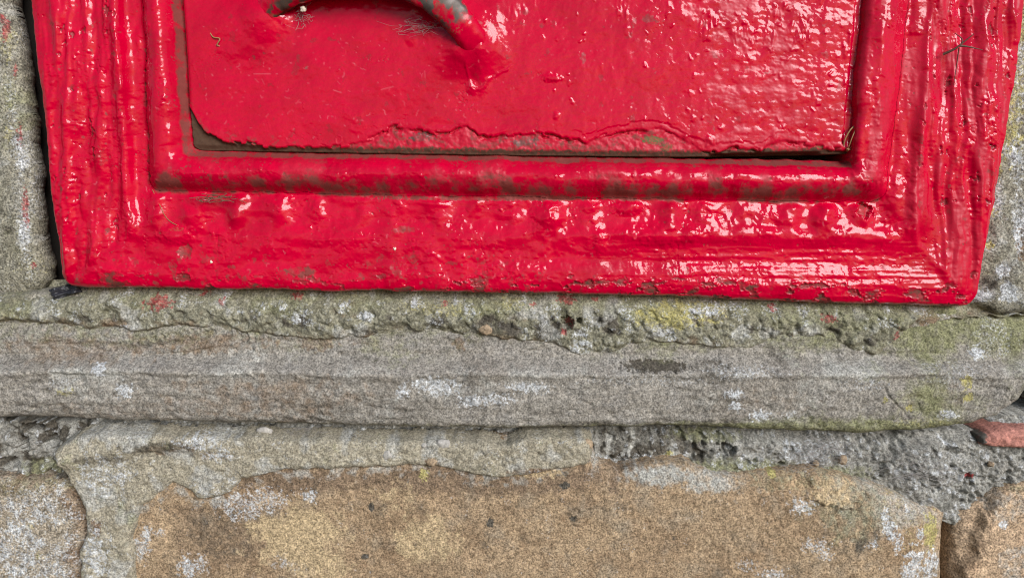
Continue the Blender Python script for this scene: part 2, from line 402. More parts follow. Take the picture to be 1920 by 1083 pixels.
def mk(x, y, d):
    L = [(186, 693, 13, 11), (232, 732, 16, 14, .9), (225, 620, 30, 10, .3), (112, 722, 26, 16, .35), (755, 735, 12, 14, .8), (815, 720, 44, 13, .8), (830, 735, 30, 10, .6), (885, 752, 26, 12, .85), (930, 748, 34, 12, .7), (985, 725, 36, 9, .8), (1010, 728, 22, 10, .6),
         (1378, 738, 16, 10, .9), (1380, 762, 14, 9, .9), (1428, 780, 18, 9), (1850, 668, 14, 12), (1780, 778, 17, 8), (1480, 778, 14, 10, .5), (1620, 720, 40, 12, .4), (1790, 700, 60, 20, .35), (1890, 640, 40, 40, .35), (1390, 700, 70, 12, .45), (1215, 712, 120, 10, .35)]
    return {'lichen': spots(x, y, L, 5, rag=0.9, soft=0.7),
            'pale': np.clip(0.5 * np.exp(-((y - 697 + 4 * fbm(x, y, 90, 2, 4)) / 13) ** 2) * (0.55 + 0.9 * fbm(x, y, 120, 3, 44)) + 0.4 * ss(0.1, 0.5, fbm(x, y, 130, 3, 45)), 0, 1),  # pale band along the nose paints in light caught by its top edge
            'brown': .62 * np.clip(spots(x, y, [(500, 750, 170, 42, .75), (380, 650, 120, 20, .9), (585, 650, 40, 16, .9), (130, 660, 150, 30, .75), (250, 770, 200, 26, .5), (680, 648, 36, 10, .6), (860, 652, 14, 14, .9), (1450, 760, 110, 30, .45), (1760, 740, 60, 26, .6)], 25, rag=0.8, soft=0.8), 0, 1),
            'dark': np.clip(spots(x, y, [(1230, 690, 60, 10, .95), (700, 770, 140, 24, .35), (1340, 700, 40, 20, .5)], 31) + 0.45 * ss(0.12, 0.55, fbm(x, y, 160, 4, 53, sy=30)), 0, 1),
            'moss': np.clip(.5 * ss(700, 620, y + 30 * fbm(x, y, 90, 4, 68)) + 0.6 * ss(1300, 1800, x) * (0.45 + 1.1 * fbm(x, y, 120, 4, 66)) + 0.55 * spots(x, y, [(1635, 700, 30, 20, .9), (1520, 800, 240, 14, .8), (1560, 620, 320, 50, .4)], 7, soft=0.8) + 0.5 * ss(790, 802, y + 4 * fbm(x, y, 40, 2, 3)) * ss(200, 400, x) + 0.25 * ss(0.1, 0.5, fbm(x, y, 120, 3, 67)), 0, 1),
            'yellow': spots(x, y, [(1812, 715, 12, 14, .9), (1815, 745, 9, 8, .9), (1708, 766, 8, 7), (1660, 750, 6, 6, .8), (120, 735, 18, 10, .5), (1740, 795, 60, 8, .4)], 9, rag=0.9)}
sill = stone('stone', [(-600, 562), (0, 559), (85, 552), (150, 538), (640, 540), (1280, 552), (1800, 570), (1850, 590), (1920, 597), (1965, 598), (1972, 660), (1950, 715), (1920, 748), (1900, 768), (1880, 784), (1830, 800), (1760, 810), (1640, 819), (1500, 815), (1400, 812), (1270, 805), (1100, 807), (900, 809), (600, 803), (470, 800), (330, 797), (200, 795), (100, 789), (0, 790), (-600, 790)],
      6, SILL, 23, 20, 26, extra=ex, masks=mk, warp=3.0, label='long grey sill stone with a rounded nose under the post box')

# ---- rough mortar bedding on top of the sill
x, y = grid(-600, 1960, 535, 720, 1.7)
low = np.interp(x, [-600, 0, 60, 130, 180, 215, 260, 330, 420, 480, 560, 620, 690, 720, 800, 830, 850, 900, 935, 955, 1000, 1040, 1070, 1090, 1110, 1160, 1185, 1260, 1330, 1400, 1470, 1540, 1575, 1600, 1640, 1690, 1720, 1800, 1960],
                [600, 604, 606, 616, 622, 612, 622, 610, 626, 626, 634, 640, 636, 628, 626, 630, 640, 628, 634, 645, 646, 648, 662, 672, 676, 674, 650, 646, 652, 656, 648, 646, 660, 668, 668, 640, 612, 596, 590])
low = low + 7 * fbm(x, y, 40, 4, 3)
top = sill_top(x) - 12
d = np.minimum(low - y, y - top)
f1, f2, cc = worley(x + 4 * fbm(x, y, 20, 2, 1), y + 4 * fbm(x, y, 20, 2, 2), 15, 7)
g1, g2, gc = worley(x, y, 34, 17)
rise = ss(0, 1, (low - y) / (7 + 22 * ss(-.2, .4, fbm(x, y, 110, 3, 143))))
lumps = np.sqrt(np.clip(1 - (f1 / 0.62) ** 2, 0, 1)) * (0.3 + cc)
big = np.sqrt(np.clip(1 - (g1 / 0.6) ** 2, 0, 1)) * gc
rowd = ss(560, 600, y) * ss(0, 30, low - y)
H = -36 + rise * (13 + 5.0 * lumps * (0.4 + 0.6 * rowd) + 7 * big * rowd + 5 * fbm(x, y, 80, 3, 41) + 3 * fbm(x, y, 22, 3, 42) + 1.2 * fbm(x, y, 6, 2, 43)) - 22 * ss(30, 0, y - sill_top(x))
H -= 9 * ss(0.25, 0.6, fbm(x, y, 60, 3, 141)) * rowd
line = np.interp(x, [0, 1500, 1640, 1700, 1830], [0, 588, 592, 625, 585])
H -= 5 * np.exp(-((y - line - 4 * fbm(x, y, 30, 2, 6)) / 2.5) ** 2) * (x > 1350) * (x < 1720)
H = np.where(low - y < 0, -34 - 40 * ss(0, -10, low - y), H)
hole = spot(x, y, 1062, 605, 11, 13, 3) + spot(x, y, 1085, 600, 5, 6, 4)
H -= 22 * np.clip(hole, 0, 1)
H -= 60 * ss(152, 140, x + 5 * noise(y / 9, x * 0, 2)) * ss(562, 550, y)
A = {k: np.zeros(x.shape) for k in ('brown', 'dark', 'pale', 'moss', 'yellow', 'lichen', 'paint')}
mossline = np.exp(-((y - sill_top(x) - 30 - 8 * fbm(x, y, 150, 3, 8)) / 20) ** 2)
A['moss'] = .78 * np.clip(.7 * np.exp(-((y - sill_top(x) - 16) / 10) ** 2) * (.7 + .8 * fbm(x, y, 60, 3, 12)) + mossline * (0.45 + 1.3 * fbm(x, y, 130, 3, 9)) + 0.5 * ss(1300, 1500, x) * (0.5 + fbm(x, y, 70, 3, 10)) + 0.3 * ss(0, .5, fbm(x, y, 60, 3, 11)), 0, 0.85)
A['yellow'] = np.clip(spots(x, y, [(1265, 590, 66, 22, .85), (1330, 580, 40, 14, .7), (1240, 605, 30, 16, .6), (840, 580, 60, 12, .5), (780, 575, 40, 10, .4), (960, 570, 30, 14, .5)], 5, rag=0.9, soft=0.9), 0, 1)
A['lichen'] = np.clip(spots(x, y, [(686, 592, 14, 9, .9), (1090, 660, 26, 24, .5), (130, 625, 30, 10, .7), (1310, 585, 30, 12, .5), (555, 598, 9, 9, .8)], 15) + 0.3 * (cc > 0.8) * ss(0.6, 0.3, f1) + 0.5 * ss(0.15, 0.5, fbm(x, y, 40, 3, 19)), 0, 1)
A['dark'] = np.clip(0.75 * ss(0.1, 0.5, fbm(x, y, 45, 4, 20)) * rowd + spots(x, y, [(1030, 615, 30, 22, .7), (940, 615, 30, 12, .5), (690, 620, 20, 10, .5)], 21), 0, 1)
A['pale'] = 0.6 * ss(0.05, 0.5, fbm(x, y, 55, 3, 22))
A['brown'] = 0.35 * ss(0.2, 0.6, fbm(x, y, 90, 3, 24)) + .4 * ss(30, 0, low - y)
A['paint'] = .58 * spots(x, y, [(298, 568, 24, 13), (372, 550, 14, 7), (416, 565, 5, 8), (554, 555, 11, 8), (1063, 561, 16, 9), (1068, 602, 8, 9), (1056, 620, 6, 6), (1450, 576, 7, 9), (1552, 596, 13, 8), (1680, 634, 5, 18), (1668, 667, 5, 5), (834, 569, 5, 5), (1118, 562, 7, 4), (1592, 573, 6, 4), (1000, 572, 6, 4)], 61, rag=.9)
o = field('mortar', x, y, -24, H, (d > -10), CRUST, wall, A)
o['label'] = 'rough greenish mortar bedding along the top of the sill stone'

# ---- lower stones
SMEAR = [(103, 846), (140, 822), (190, 814), (300, 818), (330, 822), (460, 822), (540, 826), (640, 826), (720, 830), (800, 828), (900, 830), (950, 838), (985, 820), (1090, 822), (1108, 830), (1110, 858), (1100, 872), (1060, 876), (1000, 888), (950, 896), (900, 893), (830, 880), (770, 872), (700, 876), (640, 880), (600, 878), (520, 884), (450, 900), (430, 925), (400, 936), (370, 934), (350, 918), (320, 910), (296, 926), (280, 944), (262, 952), (250, 985), (244, 1015), (250, 1083), (252, 1380), (146, 1380), (151, 1083), (147, 1040), (162, 990), (157, 955), (137, 915), (117, 880)]
def ex(x, y, d):
    r = -10 * ss(0, 70, (x - 1640) * 0.5 - (y - 900) * -0.0) * ss(930, 1080, y) * 0.6
    return r + 7 * ss(1500, 1530, x) * spot(x, y, 1570, 915, 60, 32, 6) - 12 * ss(1640, 1790, x) ** 2 - 8 * ss(60, 0, d)
def mk(x, y, d):
    L = [(1505, 950, 20, 14, .8), (1662, 968, 9, 14), (1668, 992, 13, 16), (1683, 1018, 9, 18, .9), (1705, 960, 5, 8, .9), (1730, 1005, 8, 10, .9), (1638, 1018, 7, 8), (1720, 1060, 18, 26), (1755, 1068, 16, 24), (1700, 1075, 12, 16, .8), (1530, 1022, 26, 14, .6), (1550, 1040, 14, 8, .6),
         (470, 945, 60, 22, .6), (580, 928, 14, 12, .9), (500, 930, 30, 14, .6), (275, 1000, 10, 16, .8), (300, 998, 8, 8, .7), (350, 1065, 14, 22, .8), (375, 1060, 14, 20, .6), (265, 1025, 14, 18, .7), (550, 1050, 36, 16, .6), (455, 950, 30, 30, .5), (1400, 1060, 20, 12, .5), (1450, 1075, 26, 10, .6)]
    return {'lichen': np.clip(spots(x, y, L, 35, rag=1.1, soft=0.8) + 0.2 * ss(0.35, 0.6, fbm(x, y, 26, 3, 5)), 0, .85),
            'yellow': spots(x, y, [(1755, 1005, 16, 34, .9), (1720, 1000, 30, 40, .3), (795, 888, 9, 12, .9), (1453, 894, 8, 7), (1690, 930, 30, 20, .35)], 45, rag=0.8),
            'cream': np.clip(spots(x, y, [(560, 1010, 90, 60, .9), (740, 930, 44, 30, .5), (800, 1010, 60, 46, .7), (765, 1030, 22, 16, .8), (600, 1060, 60, 40, .6), (1560, 925, 50, 26, .6), (1000, 885, 60, 10, .7)], 55, soft=0.9), 0, 1),
            'dark': np.clip(spots(x, y, [(920, 978, 7, 7, .9), (1058, 908, 10, 6, .9), (1076, 972, 7, 6, .7), (696, 950, 5, 8, .8), (684, 1043, 7, 6, .8), (1264, 1010, 4, 4, .6), (1590, 1000, 50, 60, .35), (420, 990, 90, 50, .35)], 65) + 0.35 * ss(0.2, 0.6, fbm(x, y, 70, 4, 66)), 0, 1),
            'moss': np.clip(spots(x, y, [(1600, 960, 90, 60, .55), (1480, 905, 90, 20, .5), (1560, 900, 60, 20, .5), (830, 1040, 30, 30, .3)], 75, soft=0.9), 0, 1),
            'brown': spots(x, y, [(900, 895, 360, 34, .7), (560, 900, 110, 26, .8), (420, 1000, 120, 80, .5)], 85, soft=0.9),
            'pale': np.clip(.55 * ss(-34, -3, sdf_poly(x + 8 * fbm(x, y, 24, 3, 88), y + 8 * fbm(x, y, 24, 3, 89), SMEAR)) * ss(-.4, .3, fbm(x, y, 30, 4, 90)) + .28 * ss(70, 10, d + 40 * fbm(x, y, 40, 4, 87)) * ss(1000, 1200, x) + spots(x, y, [(1640, 960, 120, 60, .3), (1240, 895, 60, 16, .5), (1330, 905, 50, 20, .4)], 86, soft=.9), 0, 1)}
stone('stone', [(100, 846), (180, 820), (300, 826), (460, 826), (700, 828), (900, 828), (1110, 828), (1118, 866), (1165, 888), (1230, 874), (1290, 872), (1340, 890), (1400, 896), (1460, 890), (1530, 882), (1575, 894), (1640, 915), (1700, 938), (1745, 958), (1788, 970), (1786, 1010), (1784, 1083), (1780, 1380), (150, 1380), (155, 1083), (150, 1040), (165, 990), (160, 955), (140, 915), (120, 880)],
      -8, BROWN, 33, 18, 20, extra=ex, masks=mk, warp=4, label='large golden brown stone below the sill, its upper edge smeared with cement')
def mk(x, y, d):
    return {'lichen': np.clip(spots(x, y, [(60, 960, 70, 40, .8), (30, 1040, 60, 60, .85), (110, 1060, 40, 40, .75), (95, 930, 30, 20, .6), (20, 930, 30, 16, .5), (130, 1010, 16, 26, .6)], 95, rag=1.1, soft=1.0) * (0.75 + 0.6 * fbm(x, y, 20, 3, 3)), 0, 1),
            'brown': np.clip(0.45 * ss(46, 14, d) + 0.3 * ss(0, .5, fbm(x, y, 60, 3, 96)), 0, 1), 'moss': spots(x, y, [(60, 912, 80, 14, .5), (20, 915, 40, 16, .5)], 97),
            'yellow': spots(x, y, [(56, 985, 8, 8, .6), (75, 1040, 8, 10, .5)], 98), 'dark': 0.3 * ss(0.2, 0.6, fbm(x, y, 60, 4, 99))}
stone('stone', [(-600, 898), (0, 896), (90, 902), (122, 910), (140, 938), (152, 962), (160, 976), (154, 1010), (144, 1042), (148, 1083), (146, 1380), (-600, 1380)],
      -20, GREYB, 43, 22, 26, masks=mk, label='lower left stone dusted with white lichen')
def ex(x, y, d):
    ln = 1800 + (1083 - y) * 0.42 + 8 * fbm(x, y, 30, 3, 3)
    return -16 * ss(16, -6, x - ln) + 5 * ss(30, 0, np.abs(x - ln - 20))
def mk(x, y, d):
    return {'lichen': spots(x, y, [(1883, 983, 12, 8), (1905, 1040, 14, 10, .3)], 3), 'brown': spots(x, y, [(1850, 1000, 40, 60, .25)], 4), 'dark': spots(x, y, [(1812, 990, 20, 50, .3)], 6),
            'moss': spots(x, y, [(1910, 918, 30, 10, .5)], 7), 'pale': spots(x, y, [(1890, 950, 40, 30, .4), (1900, 1060, 30, 40, .4)], 8)}
stone('stone', [(2520, 890), (1960, 898), (1925, 906), (1880, 926), (1840, 950), (1808, 972), (1796, 1000), (1792, 1083), (1790, 1380), (2520, 1380)],
      -18, PINKB, 53, 20, 26, extra=ex, masks=mk, label='pinkish brown stone in the lower right corner of the wall')
stone('stone', [(2000, 605), (2520, 605), (2520, 800), (2010, 800), (1995, 700)], -14, SILL, 63, 24, 26, step=4)

# ---- brick fragment
def ex(x, y, d): return 3 * fbm(x, y, 12, 3, 9)
def mk(x, y, d): return {'dark': np.clip(spots(x, y, [(1840, 822, 14, 12, .8)], 4), 0, 1)}
stone('brick', [(1842, 822), (1862, 812), (1890, 806), (1960, 802), (2080, 804), (2080, 846), (1960, 844), (1915, 842), (1870, 838), (1846, 836)], -14, BRICK, 73, 10, 12, extra=ex, masks=mk, warp=3,
      label='broken red brick end wedged in the mortar at the right', big=2)

# ---- mortar in the joints
x, y = grid(-600, 2500, 775, 1110, 2.0)
poly_r = [(1108, 806), (1270, 806), (1640, 812), (1830, 806), (1900, 780), (2500, 780), (2500, 900), (1930, 908), (1840, 955), (1790, 985), (1700, 950), (1500, 905), (1180, 905), (1120, 880)]
poly_l = [(-600, 780), (0, 788), (200, 792), (150, 830), (108, 850), (128, 890), (120, 905), (0, 902), (-600, 905)]
poly_t = [(150, 780), (1120, 790), (1120, 836), (900, 832), (460, 826), (200, 826)]
dr = sdf_poly(x + 4 * fbm(x, y, 40, 3, 1), y, poly_r); dl = sdf_poly(x, y, poly_l); dt = sdf_poly(x, y, poly_t)
f1, f2, c1 = worley(x + 5 * fbm(x, y, 22, 2, 1), y + 5 * fbm(x, y, 22, 2, 2), 13, 27)
g1, g2, c2 = worley(x + 8 * fbm(x, y, 30, 2, 3), y + 8 * fbm(x, y, 30, 2, 4), 30, 37)
l1 = np.sqrt(np.clip(1 - (f1 / .65) ** 2, 0, 1)) * (0.3 + c1); l2 = np.sqrt(np.clip(1 - (g1 / .7) ** 2, 0, 1)) * (0.2 + c2)
H = np.full(x.shape, -150.0)
hr = -48 + 10 * fbm(x, y, 120, 3, 5) + 3 * l1 + 3.5 * l2 + 8 * fbm(x, y, 30, 4, 6, .65) + 2.8 * fbm(x, y, 6, 2, 7) - 9 * ss(.25, .5, fbm(x, y, 34, 4, 8, .6)) - 26 * ss(24, 0, y - np.interp(x, [1100, 1270, 1640, 1760, 1850, 1900], [806, 806, 819, 810, 796, 780]))
hr += -16 * spot(x, y, 1230, 840, 90, 34, 8) - 22 * spot(x, y, 1365, 842, 12, 10, 9) + 12 * ss(1640, 1720, x) * ss(960, 850, y)
crk = np.interp(y, [805, 830, 850, 870, 930], [1690, 1675, 1672, 1662, 1640]) + 6 * fbm(x, y, 16, 2, 4)
hr -= 12 * np.exp(-((x - crk) / 4) ** 2) * ss(880, 850, y)
H = np.where(dr > 0, hr, H)
hl = -66 + 16 * l2 + 7 * l1 + 16 * fbm(x, y, 50, 3, 15) + 2 * fbm(x, y, 7, 2, 17)
hl -= 50 * np.clip(spot(x, y, 42, 835, 9, 18, 2) + spot(x, y, 92, 832, 10, 14, 3) + spot(x, y, 14, 868, 9, 12, 4) + spot(x, y, 95, 888, 12, 6, 6) + spot(x, y, 60, 800, 20, 6, 7), 0, 1)
H = np.where(dl > 0, np.maximum(H, hl), H)
ht = -62 + 8 * l1 + 10 * fbm(x, y, 50, 3, 18) + 1.5 * fbm(x, y, 7, 2, 19)
H = np.where(dt > 0, np.maximum(H, ht), H)
H = H + 0.0
A = {k: np.zeros(x.shape) for k in ('brown', 'dark', 'pale', 'moss', 'yellow', 'lichen', 'paint')}
A['dark'] = np.clip(0.8 * (dl > 0) * ss(-0.3, 0.3, fbm(x, y, 36, 3, 21)) + spots(x, y, [(1240, 838, 110, 36, .6)], 3, soft=.9) + 0.3 * ss(0, .5, fbm(x, y, 40, 3, 22)), 0, 1)
A['lichen'] = np.clip(0.6 * ss(0.5, 0.25, f1) * (c1 > 0.7) + spots(x, y, [(1540, 850, 70, 26, .55), (1180, 870, 50, 16, .4), (1420, 870, 40, 20, .4), (1750, 880, 90, 50, .35)], 5, soft=.9), 0, 1)
A['moss'] = np.clip(spots(x, y, [(1380, 880, 140, 20, .7), (1560, 890, 80, 16, .6), (1320, 820, 60, 12, .6), (80, 880, 40, 16, .6)], 7, soft=.9) + 0.2, 0, 1)
A['yellow'] = spots(x, y, [(1258, 855, 7, 6), (1560, 862, 10, 9, .6)], 8); A['pale'] = 0.6 * ss(0, 0.5, fbm(x, y, 24, 3, 23))
A['paint'] = spots(x, y, [(1810, 887, 10, 5, .8)], 9)
o = field('mortar', x, y, -45, H, H > -1e5, MORT, wall, A)
o['label'] = 'crumbling grey mortar filling the joint between the sill and the lower stones'

# ---- cement smear on the brown stone
poly = SMEAR
def ex(x, y, d):
    lim = np.interp(y, [800, 880, 960, 1080], [1, 1, 1, 1])
    tr = -8 * ss(240, 200, x) * 0 + 3 * fbm(x, y, 30, 3, 5) + 1.5 * fbm(x, y, 8, 2, 6)
    rdg = 9 * np.exp(-(((y - 828) - 0.32 * (300 - x) * (x < 320) * 0.6) / 16) ** 2) * ss(440, 300, x)
    dep = -10 * ss(850, 880, y) * ss(300, 340, x) * ss(700, 440, x)
    return tr + rdg - 3 * ss(34, 6, np.minimum(y - 808, 60)) * (x > 300)
def mk(x, y, d):
    return {'lichen': np.clip(spots(x, y, [(200, 890, 44, 34, .55), (370, 830, 44, 12, .6), (410, 850, 26, 14, .5), (180, 1040, 26, 40, .7), (430, 905, 30, 20, .3), (400, 925, 26, 10, .4)], 3, rag=1, soft=.9) + 0.3 * ss(0.1, .5, fbm(x, y, 30, 3, 6)), 0, 1),
            'dark': np.clip(spots(x, y, [(300, 838, 80, 16, .6), (190, 860, 60, 10, .5), (330, 850, 60, 10, .4)], 5, soft=.9), 0, 1),
            'brown': np.clip(spots(x, y, [(320, 842, 46, 12, .6), (180, 990, 12, 16, .7), (400, 855, 40, 8, .5), (810, 868, 14, 9, .9), (1010, 884, 60, 7, .7)], 6), 0, 1), 'moss': np.clip(0.35 * ss(0, .5, fbm(x, y, 50, 3, 7)) + spots(x, y, [(160, 850, 40, 24, .3), (240, 960, 20, 30, .4)], 7), 0, 1),
            'pale': np.clip(0.6 * ss(-0.1, .4, fbm(x, y, 70, 3, 9)), 0, 1)}
o = stone('mortar', poly, 3, CEM, 83, 9, 10, extra=ex, masks=mk, warp=5, cliff=12, big=6.6,
          label='pale cement smeared over the top and left side of the brown stone')

# pebbles set into the cement and the bedding
def blob(name, px, py, h, rx, ry, rz, mat, parent, seed, label=None):
    n, m = 14, 9
    th = np.linspace(0, 2 * np.pi, n, endpoint=False); ph = np.linspace(0.12, np.pi - 0.12, m)
    T, Pp = np.meshgrid(th, ph)
    dx, dz, dy = np.cos(T) * np.sin(Pp), np.sin(T) * np.sin(Pp), np.cos(Pp)
    rr = 1 + 0.55 * fbm(dx * 30 + seed * 91, dz * 30 + dy * 20, 22, 3, seed)
    c = wpt(px, py, h)
    V = np.stack([c[0] + dx * rx * rr, c[1] - dy * rz * rr, c[2] + dz * ry * rr], -1).reshape(-1, 3) * S
    i = np.arange(m - 1)[:, None] * n; j = np.arange(n)[None]; j2 = (j + 1) % n
    F = np.stack([i + j, i + n + j, i + n + j2, i + j2], -1).reshape(-1, 4)
    tri = [list(range(n)), list(range((m - 1) * n, m * n))[::-1]]
    me = bpy.data.meshes.new(name); me.from_pydata(V.tolist(), [], F.tolist() + tri); me.polygons.foreach_set('use_smooth', [True] * len(me.polygons)); me.update()
    o = link(name, me, mat, parent)
    if label: o['label'] = label
    return o
for i, (px, py, h, rx, ry, mt) in enumerate([(728, 852, 2, 12, 11, PEB), (832, 832, 0, 15, 10, PEB), (795, 834, 0, 6, 5, PEB), (810, 866, 2, 11, 8, PEBB), (681, 861, 1, 5, 5, PEB), (494, 808, -22, 18, 8, PEB), (1075, 830, -4, 16, 12, PEB), (1102, 833, -4, 10, 10, PEBB),
        (910, 618, -17, 12, 10, PEBB), (1580, 862, -32, 9, 10, PEBB), (1858, 870, -28, 6, 5, PEBB), (1530, 868, -34, 7, 6, PEBB)]):
    blob('pebble', px, py, h - 3, rx, ry, 6, mt, wall, i)
# ================================================================== THE POST BOX
box = tag(empty('post_box', (0, 0, wpt(960, 560, 0)[2] * S)),
          'red cast iron post box with thick chipped gloss paint, set into the stone wall', 'post box')
YL = [-430, 0, 100, 200, 300, 400, 540, 620]
def LX(v): return lambda y: np.interp(y, YL, v)
Lk = [LX([3, 45, 56, 69, 78, 91, 109, 118]), LX([84, 118, 128, 136, 143, 152, 168, 177]), LX([186, 211, 219, 225, 229, 236, 244, 249]), LX([240, 258, 261, 265, 269, 274, 280, 284]), LX([292, 318, 324, 330, 336, 342, 350, 355]), LX([303, 333, 339, 345, 353, 361, 371, 377])]
Rk = [LX([1984, 1934, 1923, 1909, 1892, 1872, 1846, 1832]), LX([1910, 1862, 1850, 1838, 1822, 1806, 1782, 1770]), LX([1800, 1760, 1748, 1736, 1724, 1716, 1702, 1694]), LX([1758, 1714, 1702, 1692, 1678, 1665, 1648, 1640]), LX([1659, 1622, 1613, 1604, 1597, 1590, 1583, 1577]), LX([1655, 1618, 1609, 1600, 1593, 1586, 1579, 1573])]
XB = [60, 150, 640, 960, 1280, 1480, 1640, 1760, 1900]
def BX(v): return lambda x: np.interp(x, XB, v)
Bk = [BX([541, 544, 550, 554, 561, 571, 576, 579, 582]), BX([500, 503, 514, 516, 515, 520, 524, 528, 532]), BX([440, 442, 446, 446, 444, 445, 445, 446, 448]), BX([356, 358, 369, 374, 378, 381, 384, 386, 388]), BX([290, 292, 298, 303, 309, 312, 314, 315, 316]), BX([274, 276, 284, 290, 296, 299, 301, 302, 303])]
KN = [0, .2, .5, .65, .92, 1.0]
def tmap(v, ks):
    """piecewise map through the control lines, extended linearly at both ends"""
    t = np.zeros(v.shape)
    for i in range(5):
        a, b = ks[i], ks[i + 1]
        u = (v - a) / (b - a)
        s_ = (np.ones(v.shape, bool) if i == 0 else u >= 0)
        if i < 4: u_ = np.minimum(u, 1) if i else np.minimum(u, 1)
        else: u_ = u
        t = np.where(s_, KN[i] + (KN[i + 1] - KN[i]) * u_, t)
    return t
def smin(a, b, k):
    h = np.clip(0.5 + 0.5 * (b - a) / k, 0, 1)
    return b * (1 - h) + a * h - k * h * (1 - h)
x, y = grid(-10, 1990, -430, 596, 1.55)
wx = x + 2.4 * fbm(x, y, 30, 3, 201) + 3.0 * fbm(x, y, 110, 2, 203); wy = y + 2.4 * fbm(x, y, 30, 3, 202) + 3.0 * fbm(x, y, 110, 2, 204)
tl = tmap(wx, [f(y) for f in Lk]); tr = tmap(-wx, [-f(y) for f in Rk]); tb = tmap(-wy, [-f(x) for f in Bk])
T = smin(smin(tl, tr, .05), tb, .10)
side = ss(-0.06, 0.06, tb - np.minimum(tl, tr))           # 1 on the uprights, 0 on the bottom rail
rgt = (x > 960)
pt = [-.02, 0, .012, .03, .07, .14, .22, .32, .42, .475, .50, .52, .55, .64, .655, .675, .70, .75, .80, .86, .90, .925, .945, 1.0]
ph = [-46, -30, -14, -5, 1, 3, 1, -7, -9, -2, 5, 2, -16, -19, -22, -12, 2, 13, 17, 14, 6, -3, -14, -26]
H = np.interp(T, pt, ph)
pb = [-46, -30, -14, -5, 0, 2, 0, -6, -5, -2, 1, -1, -7, -11, -18, -14, -2, 11, 17, 15, 7, -2, -13, -26]
prr = [-46, -30, -14, -5, 1, 3, 1, -7, -9, -2, 4, 1, -8, -9, -12, -7, 2, 12, 16, 16, 15, 14, 11, -4]
H = lerp(H, np.interp(T, pt, prr), (tr < tl) * 1.0)
pf = [-46, -30, -14, -5, -1, 0, -1, -3, -4, -4, -4, -5, -7, -10, -17, -13, -2, 11, 17, 15, 7, -2, -13, -26]
flat = ss(1350, 850, x + 120 * fbm(x, y, 200, 2, 205)) * ss(200, 330, x)
H = lerp(lerp(np.interp(T, pt, pb), np.interp(T, pt, pf), flat), H, side)
def soften(a, n):
    for ax in (0, 1):
        for _ in range(n):
            a = (np.roll(a, 1, ax) + np.roll(a, -1, ax) + 2 * a) / 4
    return a
H = lerp(H, soften(H, 22), ss(.04, .09, T) * ss(.99, .96, T))
inch = ss(.50, .54, T) * ss(.66, .63, T)
out = ss(.02, .08, T) * ss(.54, .50, T)
bead = ss(.66, .72, T) * ss(.94, .90, T)
# worn dentil lumps under the door on the bottom rail
ph_ = x / 74.0 + 0.22 * fbm(x, y, 130, 2, 210)
dent = (0.5 + 0.5 * np.cos(2 * np.pi * ph_)) ** 1.3
dcell, _, _ = worley(x, y * 0 + np.round(x / 74) * 0, 1000, 3)
jit = 0.5 + 1.1 * noise(np.round(ph_) * 0.73, y * 0 + 3.3, 211) + .5 * fbm(x, y, 40, 2, 215)
H += (1 - side) * ss(.50, .58, T) * ss(.665, .62, T) * (dent * 11 * np.clip(.25 + jit * .75, .05, 1.3) - 3)
H -= (1 - side) * 3.0 * spot(x, y, 1625, 395, 14, 14, 3) * 3
# brush drag and sags along each rail
gx_ = x + 5 * fbm(x, y, 60, 2, 219)
H += side * (5.0 * fbm(gx_, y, 34, 2, 220, sy=240) * (0.3 + out) + 2.0 * fbm(gx_, y, 15, 2, 221, sy=120) * (.3 + .7 * out))
rl = ss(1000, 1250, x) * ss(.52, .44, T)
H += (1 - side) * (1.7 * fbm(x, y, 150, 2, 222, sy=lerp(40, 22, 0)) * (1 - rl) + rl * (2.0 * fbm(x, y, 260, 3, 217, sy=24) + .5 * fbm(x, y, 60, 2, 216, sy=9)) + .9 * fbm(x, y, 34, 2, 223, sy=26) * (1 - .7 * rl))
H += lerp(1.9 * fbm(x, y, 60, 2, 224) * (1 - .7 * rl), 2.6 * fbm(gx_, y, 40, 2, 224, sy=150), side) + .75 * fbm(x, y, 20, 2, 225) * (.2 + 1.0 * ss(-.1, .5, fbm(x, y, 110, 2, 218)))
wk = ss(-0.1, 0.5, fbm(x, y, 70, 3, 226))
f1, f2, cb = worley(x + 3 * fbm(x, y, 12, 2, 5), y + 3 * fbm(x, y, 12, 2, 6), 11, 227)
H += 1.3 * wk * np.exp(-(f1 / .32) ** 2) * (cb > .72)
g1, g2, gb = worley(x, y, 38, 228)
f1, f2, cb = worley(x + 2 * fbm(x, y, 10, 2, 15), y + 2 * fbm(x, y, 10, 2, 16), 8.5, 229)
H += .8 * ss(.1, .5, fbm(x, y, 80, 3, 235)) * np.exp(-(f1 / .34) ** 2) * (cb > .66)
H += 1.0 * ss(.05, .5, fbm(x, y, 90, 3, 236)) * np.abs(fbm(gx_, y, lerp(26, 12, 0), 3, 237, sy=22))
# chips in the paint, thickest along the lower lip and the crease of the bead
lipz = (1 - side) * ss(.24, .12, T) * ss(0.0, .03, T)
creasez = side * np.exp(-((T - .67) / .03) ** 2) * (x < 900)
c1 = fbm(x, y, 46, 5, 230, 0.6, sy=20) + 0.13 * lipz + 0.22 * creasez
v1 = fbm(x, y, 26, 5, 231, 0.62, sy=44)
chip = ss(.33, .39, c1) * (0.1 + 0.9 * lipz * ss(-.25, .25, fbm(x, y, 150, 3, 238))) + ss(.47, .52, v1) * side * out * 0.8 + ss(.25, .4, c1) * creasez
chip = np.clip(chip, 0, 1)
H -= 3.2 * chip
edge = np.clip(ss(.25, .30, c1) - ss(.30, .36, c1), 0, 1) * (lipz + creasez)
H += 1.8 * edge
crack = np.exp(-(fbm(x, y, 60, 4, 232, sy=120) / .010) ** 2) * ss(0.1, 0.4, fbm(x, y, 120, 2, 233))
H -= 1.6 * crack * out
